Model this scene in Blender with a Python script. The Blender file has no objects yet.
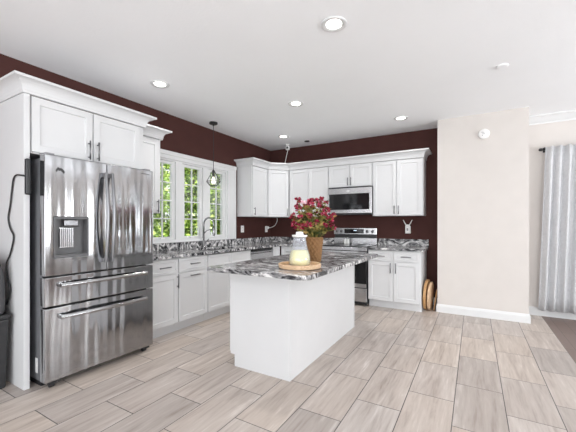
import bpy, bmesh, math, random
from mathutils import Vector, Matrix
random.seed(7)
S = bpy.context.scene
COL = S.collection
PI = math.pi

# ------------------------------------------------------------------ camera, world, sun, exposure
cam = bpy.data.cameras.new('camera')
cam.sensor_width = 36.0
cam.lens = 320.0 / 576.0 * 36.0
cam.shift_y = 8.0 / 576.0
cam.clip_start = 0.05
camo = bpy.data.objects.new('camera', cam)
COL.objects.link(camo)
camo.location = (0, 0, 1.257)
camo.rotation_euler = (math.radians(90), 0, math.radians(30.2))
S.camera = camo

S.view_settings.view_transform = 'Standard'
S.view_settings.look = 'None'
S.view_settings.gamma = 1.0
S.view_settings.use_curve_mapping = False
S.view_settings.exposure = 0.73

W = bpy.data.worlds.new('World')
S.world = W
W.use_nodes = True
bg = W.node_tree.nodes['Background']
bg.inputs[0].default_value = (0.93, 0.965, 1.0, 1)
bg.inputs[1].default_value = 0.95

sun = bpy.data.lights.new('sun', 'SUN')
sun.energy = 8.0
sun.angle = math.radians(1.0)
sun.color = (1.0, 0.96, 0.88)
suno = bpy.data.objects.new('sun', sun)
COL.objects.link(suno)
suno.rotation_euler = Vector((-0.55, 0.25, -0.8)).to_track_quat('-Z', 'Y').to_euler()


def area(name, loc, direction, sx, sy, power, col=(1, 1, 1)):
    l = bpy.data.lights.new(name, 'AREA')
    l.shape = 'RECTANGLE'
    l.size, l.size_y, l.energy, l.color = sx, sy, power, col
    o = bpy.data.objects.new(name, l)
    COL.objects.link(o)
    o.location = loc
    o.rotation_euler = Vector(direction).to_track_quat('-Z', 'Y').to_euler()
    return o


# added fill lights behind the camera and inside the right wall's invented windows
area('fill_rear', (0.6, -3.45, 1.25), (0, 1, 1.0), 7.6, 2.2, 165, (0.95, 0.98, 1.0))
for wy, wp in ((-0.4, 32), (2.1, 40), (3.8, 62)):
    area('fill_right', (4.52, wy, 1.45), (-1, 0, 0.8), 1.0, 1.4, wp, (0.94, 0.975, 1.0))
S.cycles.diffuse_bounces = 8

# ------------------------------------------------------------------ materials
def new_mat(name):
    m = bpy.data.materials.new(name)
    m.use_nodes = True
    nt = m.node_tree
    return m, nt, nt.nodes['Principled BSDF']


def N(nt, typ, **kw):
    n = nt.nodes.new(typ)
    for k, v in kw.items():
        setattr(n, k, v)
    return n


def L(nt, a, b):
    nt.links.new(a, b)


def math_n(nt, op, a, b=None, c=None):
    n = nt.nodes.new('ShaderNodeMath')
    n.operation = op
    for i, v in enumerate((a, b, c)):
        if v is None:
            continue
        if isinstance(v, (int, float)):
            n.inputs[i].default_value = v
        else:
            nt.links.new(v, n.inputs[i])
    return n.outputs[0]


def ramp(nt, fac, stops):
    r = nt.nodes.new('ShaderNodeValToRGB')
    el = r.color_ramp.elements
    while len(el) < len(stops):
        el.new(0.5)
    for e, (p, c) in zip(el, stops):
        e.position = p
        e.color = (*c, 1)
    nt.links.new(fac, r.inputs[0])
    return r.outputs[0]


def plain(name, col, rough=0.5, metal=0.0, noise=0.04, nscale=6.0, bump=0.0, bscale=200.0, spec=0.5):
    m, nt, b = new_mat(name)
    tc = N(nt, 'ShaderNodeTexCoord')
    nz = N(nt, 'ShaderNodeTexNoise')
    nz.inputs['Scale'].default_value = nscale
    nz.inputs['Detail'].default_value = 3
    L(nt, tc.outputs['Object'], nz.inputs['Vector'])
    lo = tuple(c * (1 - noise) for c in col)
    hi = tuple(min(1, c * (1 + noise)) for c in col)
    L(nt, ramp(nt, nz.outputs['Fac'], [(0.3, lo), (0.7, hi)]), b.inputs['Base Color'])
    b.inputs['Roughness'].default_value = rough
    b.inputs['Metallic'].default_value = metal
    b.inputs['Specular IOR Level'].default_value = spec
    if bump:
        n2 = N(nt, 'ShaderNodeTexNoise')
        n2.inputs['Scale'].default_value = bscale
        n2.inputs['Detail'].default_value = 4
        L(nt, tc.outputs['Object'], n2.inputs['Vector'])
        bp = N(nt, 'ShaderNodeBump')
        bp.inputs['Strength'].default_value = bump
        bp.inputs['Distance'].default_value = 0.01
        L(nt, n2.outputs['Fac'], bp.inputs['Height'])
        L(nt, bp.outputs[0], b.inputs['Normal'])
    return m


def emit(name, col, strength):
    m, nt, b = new_mat(name)
    b.inputs['Base Color'].default_value = (*col, 1)
    b.inputs['Emission Color'].default_value = (*col, 1)
    b.inputs['Emission Strength'].default_value = strength
    return m


def thin_glass(name, tint=(1, 1, 1), gloss=0.12, rough=0.02, milk=0.0):
    m, nt, b = new_mat(name)
    nt.nodes.remove(b)
    out = nt.nodes['Material Output']
    t = N(nt, 'ShaderNodeBsdfTransparent')
    t.inputs[0].default_value = (*tint, 1)
    g = N(nt, 'ShaderNodeBsdfGlossy')
    g.inputs['Roughness'].default_value = rough
    lw = N(nt, 'ShaderNodeLayerWeight')
    lw.inputs[0].default_value = 0.25
    fac = math_n(nt, 'MULTIPLY_ADD', lw.outputs['Fresnel'], 0.8 if not milk else 0.4, gloss * 0.3 if not milk else 0.02)
    mx = N(nt, 'ShaderNodeMixShader')
    L(nt, fac, mx.inputs[0])
    L(nt, t.outputs[0], mx.inputs[1])
    L(nt, g.outputs[0], mx.inputs[2])
    if milk:
        df = N(nt, 'ShaderNodeBsdfTranslucent'); df.inputs[0].default_value = (0.86, 0.88, 0.95, 1)
        d2 = N(nt, 'ShaderNodeBsdfDiffuse'); d2.inputs[0].default_value = (0.86, 0.88, 0.95, 1)
        ma = N(nt, 'ShaderNodeMixShader'); L(nt, df.outputs[0], ma.inputs[1]); L(nt, d2.outputs[0], ma.inputs[2])
        mb_ = N(nt, 'ShaderNodeMixShader'); mb_.inputs[0].default_value = milk
        L(nt, mx.outputs[0], mb_.inputs[1]); L(nt, ma.outputs[0], mb_.inputs[2])
        mx = mb_
    L(nt, mx.outputs[0], out.inputs[0])
    return m


def tile_mat():
    m, nt, b = new_mat('floor_tile_stone')
    g = N(nt, 'ShaderNodeNewGeometry')
    sp = N(nt, 'ShaderNodeSeparateXYZ')
    L(nt, g.outputs['Position'], sp.inputs[0])
    xr = math_n(nt, 'DIVIDE', math_n(nt, 'SUBTRACT', sp.outputs[0], 0.488 - 0.305 * 40), 0.305)
    row = math_n(nt, 'FLOOR', xr)
    fx = math_n(nt, 'SUBTRACT', xr, row)
    yr = math_n(nt, 'DIVIDE', math_n(nt, 'SUBTRACT', sp.outputs[1], 2.85 - 0.614 * 40), 0.614)
    yr = math_n(nt, 'ADD', yr, math_n(nt, 'MULTIPLY', row, 0.5))
    cid = math_n(nt, 'FLOOR', yr)
    fy = math_n(nt, 'SUBTRACT', yr, cid)
    ex = math_n(nt, 'MULTIPLY', math_n(nt, 'MINIMUM', fx, math_n(nt, 'SUBTRACT', 1.0, fx)), 0.305)
    ey = math_n(nt, 'MULTIPLY', math_n(nt, 'MINIMUM', fy, math_n(nt, 'SUBTRACT', 1.0, fy)), 0.614)
    edge = math_n(nt, 'MINIMUM', ex, ey)
    grout = math_n(nt, 'LESS_THAN', edge, 0.0028)
    cb = N(nt, 'ShaderNodeCombineXYZ')
    L(nt, row, cb.inputs[0]); L(nt, cid, cb.inputs[1])
    wn = N(nt, 'ShaderNodeTexWhiteNoise'); wn.noise_dimensions = '2D'
    L(nt, cb.outputs[0], wn.inputs['Vector'])
    # veins running along each tile, different on every tile
    off = N(nt, 'ShaderNodeVectorMath'); off.operation = 'SCALE'
    L(nt, wn.outputs['Color'], off.inputs[0]); off.inputs['Scale'].default_value = 30.0
    sc = N(nt, 'ShaderNodeVectorMath'); sc.operation = 'MULTIPLY'
    L(nt, g.outputs['Position'], sc.inputs[0]); sc.inputs[1].default_value = (12.0, 1.1, 1.0)
    ad = N(nt, 'ShaderNodeVectorMath'); ad.operation = 'ADD'
    L(nt, sc.outputs[0], ad.inputs[0]); L(nt, off.outputs[0], ad.inputs[1])
    nz = N(nt, 'ShaderNodeTexNoise')
    nz.inputs['Scale'].default_value = 1.6; nz.inputs['Detail'].default_value = 6
    nz.inputs['Roughness'].default_value = 0.6; nz.inputs['Distortion'].default_value = 0.5
    L(nt, ad.outputs[0], nz.inputs['Vector'])
    nf = N(nt, 'ShaderNodeTexNoise')
    nf.inputs['Scale'].default_value = 5.0; nf.inputs['Detail'].default_value = 3
    L(nt, ad.outputs[0], nf.inputs['Vector'])
    v = math_n(nt, 'ADD', math_n(nt, 'MULTIPLY', nz.outputs['Fac'], 0.75), math_n(nt, 'MULTIPLY', nf.outputs['Fac'], 0.25))
    col = ramp(nt, v, [(0.30, (0.335, 0.285, 0.255)), (0.46, (0.48, 0.428, 0.395)), (0.58, (0.545, 0.495, 0.462)), (0.70, (0.70, 0.66, 0.63))])
    tint = ramp(nt, wn.outputs['Value'], [(0.0, (0.76, 0.745, 0.735)), (0.4, (0.95, 0.93, 0.915)), (0.75, (1.0, 0.95, 0.89)), (1.0, (1.0, 1.0, 1.0))])
    mu = N(nt, 'ShaderNodeMix'); mu.data_type = 'RGBA'; mu.blend_type = 'MULTIPLY'
    mu.inputs[0].default_value = 1.0
    L(nt, col, mu.inputs[6]); L(nt, tint, mu.inputs[7])
    mg = N(nt, 'ShaderNodeMix'); mg.data_type = 'RGBA'
    L(nt, grout, mg.inputs[0]); L(nt, mu.outputs[2], mg.inputs[6])
    mg.inputs[7].default_value = (0.085, 0.078, 0.074, 1)
    L(nt, mg.outputs[2], b.inputs['Base Color'])
    L(nt, math_n(nt, 'MULTIPLY_ADD', nz.outputs['Fac'], 0.15, 0.30), b.inputs['Roughness'])
    bp = N(nt, 'ShaderNodeBump'); bp.inputs['Strength'].default_value = 0.5; bp.inputs['Distance'].default_value = 0.002
    L(nt, math_n(nt, 'MINIMUM', math_n(nt, 'MULTIPLY', edge, 250.0), 1.0), bp.inputs['Height'])
    L(nt, bp.outputs[0], b.inputs['Normal'])
    return m


def plank_mat():
    m, nt, b = new_mat('dark_wood_planks')
    g = N(nt, 'ShaderNodeNewGeometry')
    mp = N(nt, 'ShaderNodeMapping')
    mp.inputs['Rotation'].default_value = (0, 0, PI / 2)
    L(nt, g.outputs['Position'], mp.inputs[0])
    br = N(nt, 'ShaderNodeTexBrick')
    br.inputs['Scale'].default_value = 1.0
    br.inputs['Brick Width'].default_value = 1.2
    br.inputs['Row Height'].default_value = 0.125
    br.inputs['Mortar Size'].default_value = 0.0015
    br.inputs['Color1'].default_value = (0.155, 0.105, 0.088, 1)
    br.inputs['Color2'].default_value = (0.20, 0.145, 0.125, 1)
    br.inputs['Mortar'].default_value = (0.04, 0.03, 0.025, 1)
    L(nt, mp.outputs[0], br.inputs['Vector'])
    L(nt, br.outputs['Color'], b.inputs['Base Color'])
    b.inputs['Roughness'].default_value = 0.4
    return m


def granite_mat():
    m, nt, b = new_mat('grey_white_granite')
    g = N(nt, 'ShaderNodeNewGeometry')
    mp = N(nt, 'ShaderNodeMapping')
    mp.inputs['Rotation'].default_value = (0.3, 0.2, math.radians(38))
    mp.inputs['Scale'].default_value = (0.9, 2.1, 1.5)
    L(nt, g.outputs['Position'], mp.inputs[0])
    n1 = N(nt, 'ShaderNodeTexNoise')
    n1.inputs['Scale'].default_value = 6.2; n1.inputs['Detail'].default_value = 5
    n1.inputs['Roughness'].default_value = 0.62; n1.inputs['Distortion'].default_value = 1.6
    L(nt, mp.outputs[0], n1.inputs['Vector'])
    n2 = N(nt, 'ShaderNodeTexNoise')
    n2.inputs['Scale'].default_value = 60; n2.inputs['Detail'].default_value = 3
    L(nt, g.outputs['Position'], n2.inputs['Vector'])
    v = math_n(nt, 'ADD', math_n(nt, 'MULTIPLY', n1.outputs['Fac'], 0.89), math_n(nt, 'MULTIPLY', n2.outputs['Fac'], 0.11))
    col = ramp(nt, v, [(0.39, (0.012, 0.012, 0.014)), (0.44, (0.055, 0.055, 0.06)), (0.48, (0.18, 0.18, 0.185)),
                       (0.54, (0.34, 0.335, 0.34)), (0.60, (0.72, 0.71, 0.71))])
    L(nt, col, b.inputs['Base Color'])
    b.inputs['Roughness'].default_value = 0.16
    b.inputs['Specular IOR Level'].default_value = 0.35
    return m


def steel_mat(name, col=(0.60, 0.60, 0.61), rough=0.2, wave=0.0):
    m, nt, b = new_mat(name)
    tc = N(nt, 'ShaderNodeTexCoord')
    mp = N(nt, 'ShaderNodeMapping')
    mp.inputs['Scale'].default_value = (600, 600, 6)
    L(nt, tc.outputs['Object'], mp.inputs[0])
    nz = N(nt, 'ShaderNodeTexNoise'); nz.inputs['Scale'].default_value = 1.0
    L(nt, mp.outputs[0], nz.inputs['Vector'])
    L(nt, ramp(nt, nz.outputs['Fac'], [(0.3, tuple(c * .93 for c in col)), (0.7, tuple(c * 1.05 for c in col))]), b.inputs['Base Color'])
    b.inputs['Metallic'].default_value = 1.0
    b.inputs['Roughness'].default_value = rough
    if wave:
        mp2 = N(nt, 'ShaderNodeMapping')
        mp2.inputs['Scale'].default_value = (9.0, 9.0, 0.45)
        L(nt, tc.outputs['Object'], mp2.inputs[0])
        n2 = N(nt, 'ShaderNodeTexNoise'); n2.inputs['Scale'].default_value = 1.0; n2.inputs['Detail'].default_value = 1.0
        L(nt, mp2.outputs[0], n2.inputs['Vector'])
        bp = N(nt, 'ShaderNodeBump'); bp.inputs['Strength'].default_value = 1.0; bp.inputs['Distance'].default_value = wave
        L(nt, n2.outputs['Fac'], bp.inputs['Height'])
        L(nt, bp.outputs[0], b.inputs['Normal'])
    return m


def wood_mat(name, c1, c2, scale=18, rough=0.45):
    m, nt, b = new_mat(name)
    tc = N(nt, 'ShaderNodeTexCoord')
    mp = N(nt, 'ShaderNodeMapping'); mp.inputs['Scale'].default_value = (1, 5, 5)
    L(nt, tc.outputs['Object'], mp.inputs[0])
    nz = N(nt, 'ShaderNodeTexNoise'); nz.inputs['Scale'].default_value = scale; nz.inputs['Detail'].default_value = 4
    nz.inputs['Distortion'].default_value = 0.8
    L(nt, mp.outputs[0], nz.inputs['Vector'])
    L(nt, ramp(nt, nz.outputs['Fac'], [(0.32, c1), (0.68, c2)]), b.inputs['Base Color'])
    b.inputs['Roughness'].default_value = rough
    return m


def island_random(name, stops, rough=0.5, trans=0.0):
    m, nt, b = new_mat(name)
    g = N(nt, 'ShaderNodeNewGeometry')
    col = ramp(nt, g.outputs['Random Per Island'], stops)
    L(nt, col, b.inputs['Base Color'])
    b.inputs['Roughness'].default_value = rough
    if trans:
        out = nt.nodes['Material Output']
        t = N(nt, 'ShaderNodeBsdfTranslucent'); L(nt, col, t.inputs[0])
        mx = N(nt, 'ShaderNodeMixShader'); mx.inputs[0].default_value = trans
        L(nt, b.outputs[0], mx.inputs[1]); L(nt, t.outputs[0], mx.inputs[2])
        L(nt, mx.outputs[0], out.inputs[0])
    return m


M = {}
M['white'] = plain('white_cabinet_paint', (0.665, 0.67, 0.68), 0.38, noise=0.01)
M['trim'] = plain('white_trim_paint', (0.71, 0.715, 0.72), 0.4, noise=0.01)
M['ceiling'] = plain('white_ceiling_paint', (0.93, 0.945, 0.965), 0.9, noise=0.015, nscale=1.5, bump=0.15, bscale=60)
M['brown'] = plain('brown_wall_paint', (0.070, 0.0285, 0.025), 0.75, noise=0.05, bump=0.08, bscale=90, spec=0.15)
M['beige'] = plain('beige_wall_paint', (0.645, 0.608, 0.58), 0.8, noise=0.015, bump=0.06, bscale=90)
M['tile'] = tile_mat()
M['plank'] = plank_mat()
M['granite'] = granite_mat()
M['steel'] = steel_mat('stainless_steel', (0.62, 0.62, 0.63), 0.22)
M['fridge_steel'] = steel_mat('fridge_stainless', (0.40, 0.40, 0.41), 0.12, wave=0.02)
M['fridge_side'] = plain('grey_fridge_side', (0.20, 0.205, 0.22), 0.4, metal=0.3, bump=0.1, bscale=300)
M['handle_steel'] = steel_mat('handle_steel', (0.42, 0.42, 0.43), 0.2)
M['nickel'] = steel_mat('brushed_nickel', (0.22, 0.22, 0.23), 0.3)
M['chrome'] = steel_mat('faucet_steel', (0.34, 0.34, 0.35), 0.2)
M['black'] = plain('black_plastic', (0.018, 0.018, 0.02), 0.4)
M['gloss'] = plain('black_glass', (0.008, 0.008, 0.009), 0.06)
M['darkgrey'] = plain('dark_grey_plastic', (0.10, 0.10, 0.105), 0.4)
M['midgrey'] = plain('grey_plastic', (0.25, 0.25, 0.26), 0.35)
M['plastic'] = plain('white_plastic', (0.84, 0.84, 0.83), 0.4)
M['paper'] = plain('white_paper', (0.8, 0.8, 0.8), 0.7, noise=0.12, nscale=140)
M['glass'] = thin_glass('window_glass')
M['jugglass'] = thin_glass('jug_glass', (0.97, 0.98, 1.0), 0.5, 0.05, milk=0.16)
M['lemon'] = plain('pale_lemonade', (0.93, 0.86, 0.42), 0.25, noise=0.06, nscale=20)
M['lens'] = emit('lamp_lens', (1.0, 0.97, 0.92), 4.0)
M['bulb'] = emit('bulb_glow', (1.0, 0.92, 0.78), 1.2)
M['lightwood'] = wood_mat('light_wood', (0.52, 0.33, 0.19), (0.74, 0.54, 0.36))
M['tanwood'] = wood_mat('tan_wood', (0.42, 0.22, 0.09), (0.62, 0.38, 0.18))
M['darkwood'] = wood_mat('dark_wood', (0.10, 0.05, 0.03), (0.18, 0.10, 0.06))
M['wicker'] = wood_mat('wicker', (0.15, 0.07, 0.022), (0.36, 0.185, 0.065), 60, 0.6)
M['curtain'] = plain('pale_grey_linen', (0.58, 0.585, 0.60), 0.9, noise=0.05, nscale=30, bump=0.2, bscale=250)
M['bag'] = plain('dark_grey_fabric', (0.07, 0.07, 0.075), 0.85, bump=0.4, bscale=120)
M['leafout'] = island_random('garden_leaves', [(0.0, (0.035, 0.075, 0.012)), (0.35, (0.12, 0.24, 0.03)), (0.7, (0.34, 0.50, 0.08)), (1.0, (0.62, 0.72, 0.24))], 0.5, 0.35)
M['bark'] = plain('bark', (0.10, 0.07, 0.05), 0.9, noise=0.3, bump=0.6, bscale=30)
M['lawn'] = plain('lawn_grass', (0.10, 0.20, 0.04), 0.9, noise=0.4, nscale=20, bump=0.5, bscale=80)
M['plantleaf'] = island_random('pot_leaves', [(0.0, (0.03, 0.05, 0.01)), (0.4, (0.11, 0.13, 0.03)), (0.75, (0.33, 0.26, 0.06)), (1.0, (0.50, 0.34, 0.12))], 0.5, 0.2)
M['petal'] = island_random('crimson_petals', [(0.0, (0.09, 0.004, 0.012)), (0.5, (0.25, 0.006, 0.025)), (0.85, (0.48, 0.02, 0.08)), (1.0, (0.66, 0.18, 0.28))], 0.5, 0.15)
M['petalpink'] = island_random('pale_pink_petals', [(0.0, (0.75, 0.35, 0.45)), (1.0, (0.9, 0.75, 0.8))], 0.5, 0.15)
M['soil'] = plain('potting_soil', (0.05, 0.035, 0.025), 0.9, bump=0.6, bscale=80)


# ------------------------------------------------------------------ mesh helpers
class MB:
    def __init__(s):
        s.v, s.f = [], []

    def add(s, vs, fs):
        o = len(s.v)
        s.v += [tuple(p) for p in vs]
        s.f += [tuple(i + o for i in f) for f in fs]
        return s

    def box(s, x0, x1, y0, y1, z0, z1):
        return s.add([(x0, y0, z0), (x1, y0, z0), (x1, y1, z0), (x0, y1, z0), (x0, y0, z1), (x1, y0, z1), (x1, y1, z1), (x0, y1, z1)],
                     [(0, 3, 2, 1), (4, 5, 6, 7), (0, 1, 5, 4), (1, 2, 6, 5), (2, 3, 7, 6), (3, 0, 4, 7)])

    def prism(s, poly, z0, z1):
        n = len(poly)
        vs = [(x, y, z0) for x, y in poly] + [(x, y, z1) for x, y in poly]
        fs = [tuple(range(n - 1, -1, -1)), tuple(range(n, 2 * n))] + [(i, (i + 1) % n, n + (i + 1) % n, n + i) for i in range(n)]
        return s.add(vs, fs)

    def tube(s, pts, r, n=10, caps=True):
        pts = [Vector(p) for p in pts]
        rs = r if isinstance(r, (list, tuple)) else [r] * len(pts)
        vs, fs = [], []
        up = None
        for i, p in enumerate(pts):
            t = (pts[min(i + 1, len(pts) - 1)] - pts[max(i - 1, 0)]).normalized()
            if up is None:
                up = Vector((0, 0, 1)) if abs(t.z) < 0.9 else Vector((1, 0, 0))
            a = (up - t * up.dot(t)).normalized()
            up = a
            b = t.cross(a)
            for k in range(n):
                th = 2 * PI * k / n
                vs.append(p + (a * math.cos(th) + b * math.sin(th)) * rs[i])
        for i in range(len(pts) - 1):
            for k in range(n):
                k2 = (k + 1) % n
                fs.append((i * n + k, i * n + k2, (i + 1) * n + k2, (i + 1) * n + k))
        if caps:
            fs.append(tuple(range(n - 1, -1, -1)))
            m = (len(pts) - 1) * n
            fs.append(tuple(range(m, m + n)))
        return s.add(vs, fs)

    def lathe(s, prof, c=(0, 0, 0), n=28, axis='z', mod=None):
        """prof: (radius, height) pairs; ends with r=0 close up."""
        vs, fs = [], []
        for j, (r, h) in enumerate(prof):
            for k in range(n):
                th = 2 * PI * k / n
                rr = r + (mod(j, th) if mod else 0)
                p = (rr * math.cos(th), rr * math.sin(th), h)
                if axis == 'y':
                    p = (p[0], p[2], p[1])
                elif axis == 'x':
                    p = (p[2], p[0], p[1])
                vs.append((p[0] + c[0], p[1] + c[1], p[2] + c[2]))
        for j in range(len(prof) - 1):
            for k in range(n):
                k2 = (k + 1) % n
                fs.append((j * n + k, j * n + k2, (j + 1) * n + k2, (j + 1) * n + k))
        if prof[0][0] > 1e-6:
            fs.append(tuple(range(n - 1, -1, -1)))
        if prof[-1][0] > 1e-6:
            m = (len(prof) - 1) * n
            fs.append(tuple(range(m, m + n)))
        return s.add(vs, fs)

    def slab(s, xs, ys, fill, z0, z1, swap=None):
        """cells (i, j) of the grid xs by ys for which fill is true, extruded z0..z1; swap maps (a,b,c)->xyz"""
        sw = swap or (lambda a, b, c: (a, b, c))
        nx, ny = len(xs), len(ys)
        vs = [sw(x, y, z) for z in (z0, z1) for y in ys for x in xs]
        idx = lambda i, j, k: k * nx * ny + j * nx + i
        F = lambda i, j: 0 <= i < nx - 1 and 0 <= j < ny - 1 and fill(i, j)
        fs = []
        for i in range(nx - 1):
            for j in range(ny - 1):
                if not F(i, j):
                    continue
                fs.append((idx(i, j, 0), idx(i, j + 1, 0), idx(i + 1, j + 1, 0), idx(i + 1, j, 0)))
                fs.append((idx(i, j, 1), idx(i + 1, j, 1), idx(i + 1, j + 1, 1), idx(i, j + 1, 1)))
                for di, dj, a, b in ((-1, 0, (0, 1), (0, 0)), (1, 0, (1, 0), (1, 1)), (0, -1, (0, 0), (1, 0)), (0, 1, (1, 1), (0, 1))):
                    if not F(i + di, j + dj):
                        p, q = (i + a[0], j + a[1]), (i + b[0], j + b[1])
                        fs.append((idx(*p, 0), idx(*q, 0), idx(*q, 1), idx(*p, 1)))
        return s.add(vs, fs)

    def sweep(s, path, prof):
        """closed profile of (outward, z) swept along an open plan path, outward = right of travel, mitred"""
        n = len(path)
        pv = [Vector(p) for p in path]
        offs = []
        for i in range(n):
            ds = []
            if i > 0:
                ds.append((pv[i] - pv[i - 1]).normalized())
            if i < n - 1:
                ds.append((pv[i + 1] - pv[i]).normalized())
            ns = [Vector((d.y, -d.x)) for d in ds]
            if len(ns) == 2:
                h = (ns[0] + ns[1]).normalized()
                offs.append(h / max(0.3, h.dot(ns[0])))
            else:
                offs.append(ns[0])
        m = len(prof)
        vs = [(pv[i].x + offs[i].x * o, pv[i].y + offs[i].y * o, z) for i in range(n) for o, z in prof]
        fs = []
        for i in range(n - 1):
            for k in range(m):
                k2 = (k + 1) % m
                fs.append((i * m + k, (i + 1) * m + k, (i + 1) * m + k2, i * m + k2))
        fs.append(tuple(range(m)))
        fs.append(tuple(range((n - 1) * m, n * m))[::-1])
        return s.add(vs, fs)

    def build(s, name, mat, parent=None, bevel=0.0, smooth=False, label=None, solid=0.0, recalc=True, seg=2):
        me = bpy.data.meshes.new(name)
        me.from_pydata(s.v, [], s.f)
        bm = bmesh.new()
        bm.from_mesh(me)
        loose = [v for v in bm.verts if not v.link_faces]
        if loose:
            bmesh.ops.delete(bm, geom=loose, context='VERTS')
        if recalc:
            bmesh.ops.remove_doubles(bm, verts=bm.verts, dist=1e-6)
            bmesh.ops.recalc_face_normals(bm, faces=bm.faces)
        bm.to_mesh(me)
        bm.free()
        me.materials.append(mat if not isinstance(mat, str) else M[mat])
        if smooth:
            me.shade_smooth()
        o = bpy.data.objects.new(name, me)
        COL.objects.link(o)
        if parent is not None:
            o.parent = parent
        if solid:
            md = o.modifiers.new('solid', 'SOLIDIFY')
            md.thickness = solid
            md.offset = 0
        if bevel:
            md = o.modifiers.new('bevel', 'BEVEL')
            md.width = bevel
            md.segments = seg
            md.limit_method = 'ANGLE'
            md.angle_limit = math.radians(40)
        if label:
            o['label'] = label
        return o


def tag(o, label=None, cat=None, group=None, kind=None):
    if label: o['label'] = label
    if cat: o['category'] = cat
    if group: o['group'] = group
    if kind: o['kind'] = kind
    return o


def empty(name, loc=(0, 0, 0), rz=0.0, label=None, cat=None, group=None, kind=None):
    o = bpy.data.objects.new(name, None)
    o.empty_display_size = 0.1
    COL.objects.link(o)
    o.location = loc
    o.rotation_euler = (0, 0, rz)
    return tag(o, label, cat, group, kind)


def copy_tree(o, parent=None):
    c = o.copy()
    COL.objects.link(c)
    c.parent = parent
    for ch in list(o.children):
        copy_tree(ch, c)
    return c


def struct(name, mb, mat, bevel=0.0, parent=None):
    o = mb.build(name, mat, parent, bevel)
    if parent is None:
        o['kind'] = 'structure'
    return o


B = lambda *a: MB().box(*a)
# ------------------------------------------------------------------ the setting
XW, YB, YR, XR, YF, H = -3.57, 5.44, 5.54, 4.6, -3.5, 2.743
struct('floor', B(XW - .15, 0.793, YF, YR + .15, -0.12, 0.0), 'tile')
struct('floor_wood', B(0.793, XR + .15, YF, YR + .15, -0.12, 0.0), 'plank')
struct('ceiling', B(XW - .15, XR + .15, YF, YR + .15, H, H + 0.15), 'ceiling')
WY0, WY1, WZ0, WZ1 = 2.66, 4.11, 1.02, 2.135       # window opening in the left wall
struct('wall_left', MB().slab([YF, WY0, WY1, YB], [0.0, WZ0, WZ1, H], lambda i, j: not (i == 1 and j == 1),
                              XW - 0.15, XW, lambda a, b, c: (c, a, b)), 'brown')
struct('wall_back', B(XW - .15, -0.455, YB, YB + .15, 0, H), 'brown')
struct('wall_pier', B(-0.455, 0.60, 5.04, YR + .1, 0, H), 'beige')
DX0, DX1, DZ1 = 1.28, 3.08, 2.08                   # patio door opening in the dining wall
struct('wall_dining', MB().slab([0.60, DX0, DX1, XR], [0.0, DZ1, H], lambda i, j: not (i == 1 and j == 0),
                                YR, YR + 0.15, lambda a, b, c: (a, c, b)), 'beige')
struct('wall_right', MB().slab([YF, -0.9, 0.1, 1.6, 2.6, 3.3, 4.3, YR], [0.0, 0.75, 2.15, H], lambda i, j: not (i in (1, 3, 5) and j == 1),
                               XR, XR + 0.15, lambda a, b, c: (c, a, b)), 'beige')  # unseen wall with openings, added for the light and the fridge's reflections

base_prof = [(0, 0), (0.016, 0), (0.016, 0.085), (0.011, 0.10), (0.006, 0.112), (0, 0.115)]
bb = MB().sweep([(-0.455, 5.05), (-0.455, 5.04), (0.60, 5.04), (0.60, YR)], base_prof)
struct('baseboard_pier', bb, 'trim')
struct('baseboard_dining', MB().sweep([(0.617, YR), (DX0 - 0.08, YR)], base_prof), 'trim')
struct('baseboard_back', MB().sweep([(-0.62, YB), (-0.456, YB)], base_prof), 'trim')
crown_prof = [(0, H - 0.001), (0.085, H - 0.001), (0.085, H - 0.018), (0.06, H - 0.035), (0.03, H - 0.075), (0.012, H - 0.095), (0.012, H - 0.115), (0, H - 0.115)]
struct('trim_1', MB().sweep([(0.601, YR), (XR, YR)], crown_prof), 'trim')

# casement windows over the sink
cen = [2.845, 3.36, 3.875]
cas = MB()
xo = XW + 0.022
cas.slab([2.54, 2.66, 4.11, 4.312], [1.003, 1.02, 2.135, 2.212], lambda i, j: not (i == 1 and j == 1), XW, xo, lambda a, b, c: (c, a, b))
cas.box(XW, XW + 0.032, 2.525, 4.325, 2.185, 2.240)
cas.box(XW, XW + 0.030, 4.275, 4.312, 1.003, 2.185)
struct('trim_2', cas, 'trim', 0.003)
for k, c in enumerate(cen):
    w = empty('window_%d' % (k + 1), (XW - 0.06, c, WZ0), 0, kind='structure')
    y0, y1 = max(-0.2575, WY0 - c), min(0.2575, WY1 - c)
    if k == 0: y0 = WY0 - c
    if k == 2: y1 = WY1 - c
    hh = WZ1 - WZ0
    sw = lambda a, b, cc: (cc, a, b)
    MB().slab([y0, -0.2, 0.2, y1], [0, 0.022, hh - 0.022, hh], lambda i, j: not (i == 1 and j == 1), -0.06, 0.062, sw).build('window_frame', 'trim', w)
    MB().slab([-0.198, -0.145, 0.145, 0.198], [0.024, 0.062, hh - 0.062, hh - 0.024], lambda i, j: not (i == 1 and j == 1), 0.005, 0.045, sw).build('sash', 'trim', w, 0.003)
    mm = MB()
    mm.box(0.020, 0.040, -0.007, 0.007, 0.062, hh - 0.062)
    for q in (1, 2, 3):
        z = 0.062 + (hh - 0.124) * q / 4
        mm.box(0.020, 0.040, -0.145, 0.145, z - 0.007, z + 0.007)
    mm.build('muntin', 'trim', w)
    B(0.028, 0.032, -0.147, 0.147, 0.058, hh - 0.058).build('pane', 'glass', w)
    lk = MB().box(0.0455, 0.058, -0.05, 0.03, 0.034, 0.048)
    lk.tube([(0.052, 0.02, 0.042), (0.066, -0.01, 0.045), (0.066, -0.05, 0.045)], 0.005, 6)
    lk.build('crank_handle', 'plastic', w)

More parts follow.
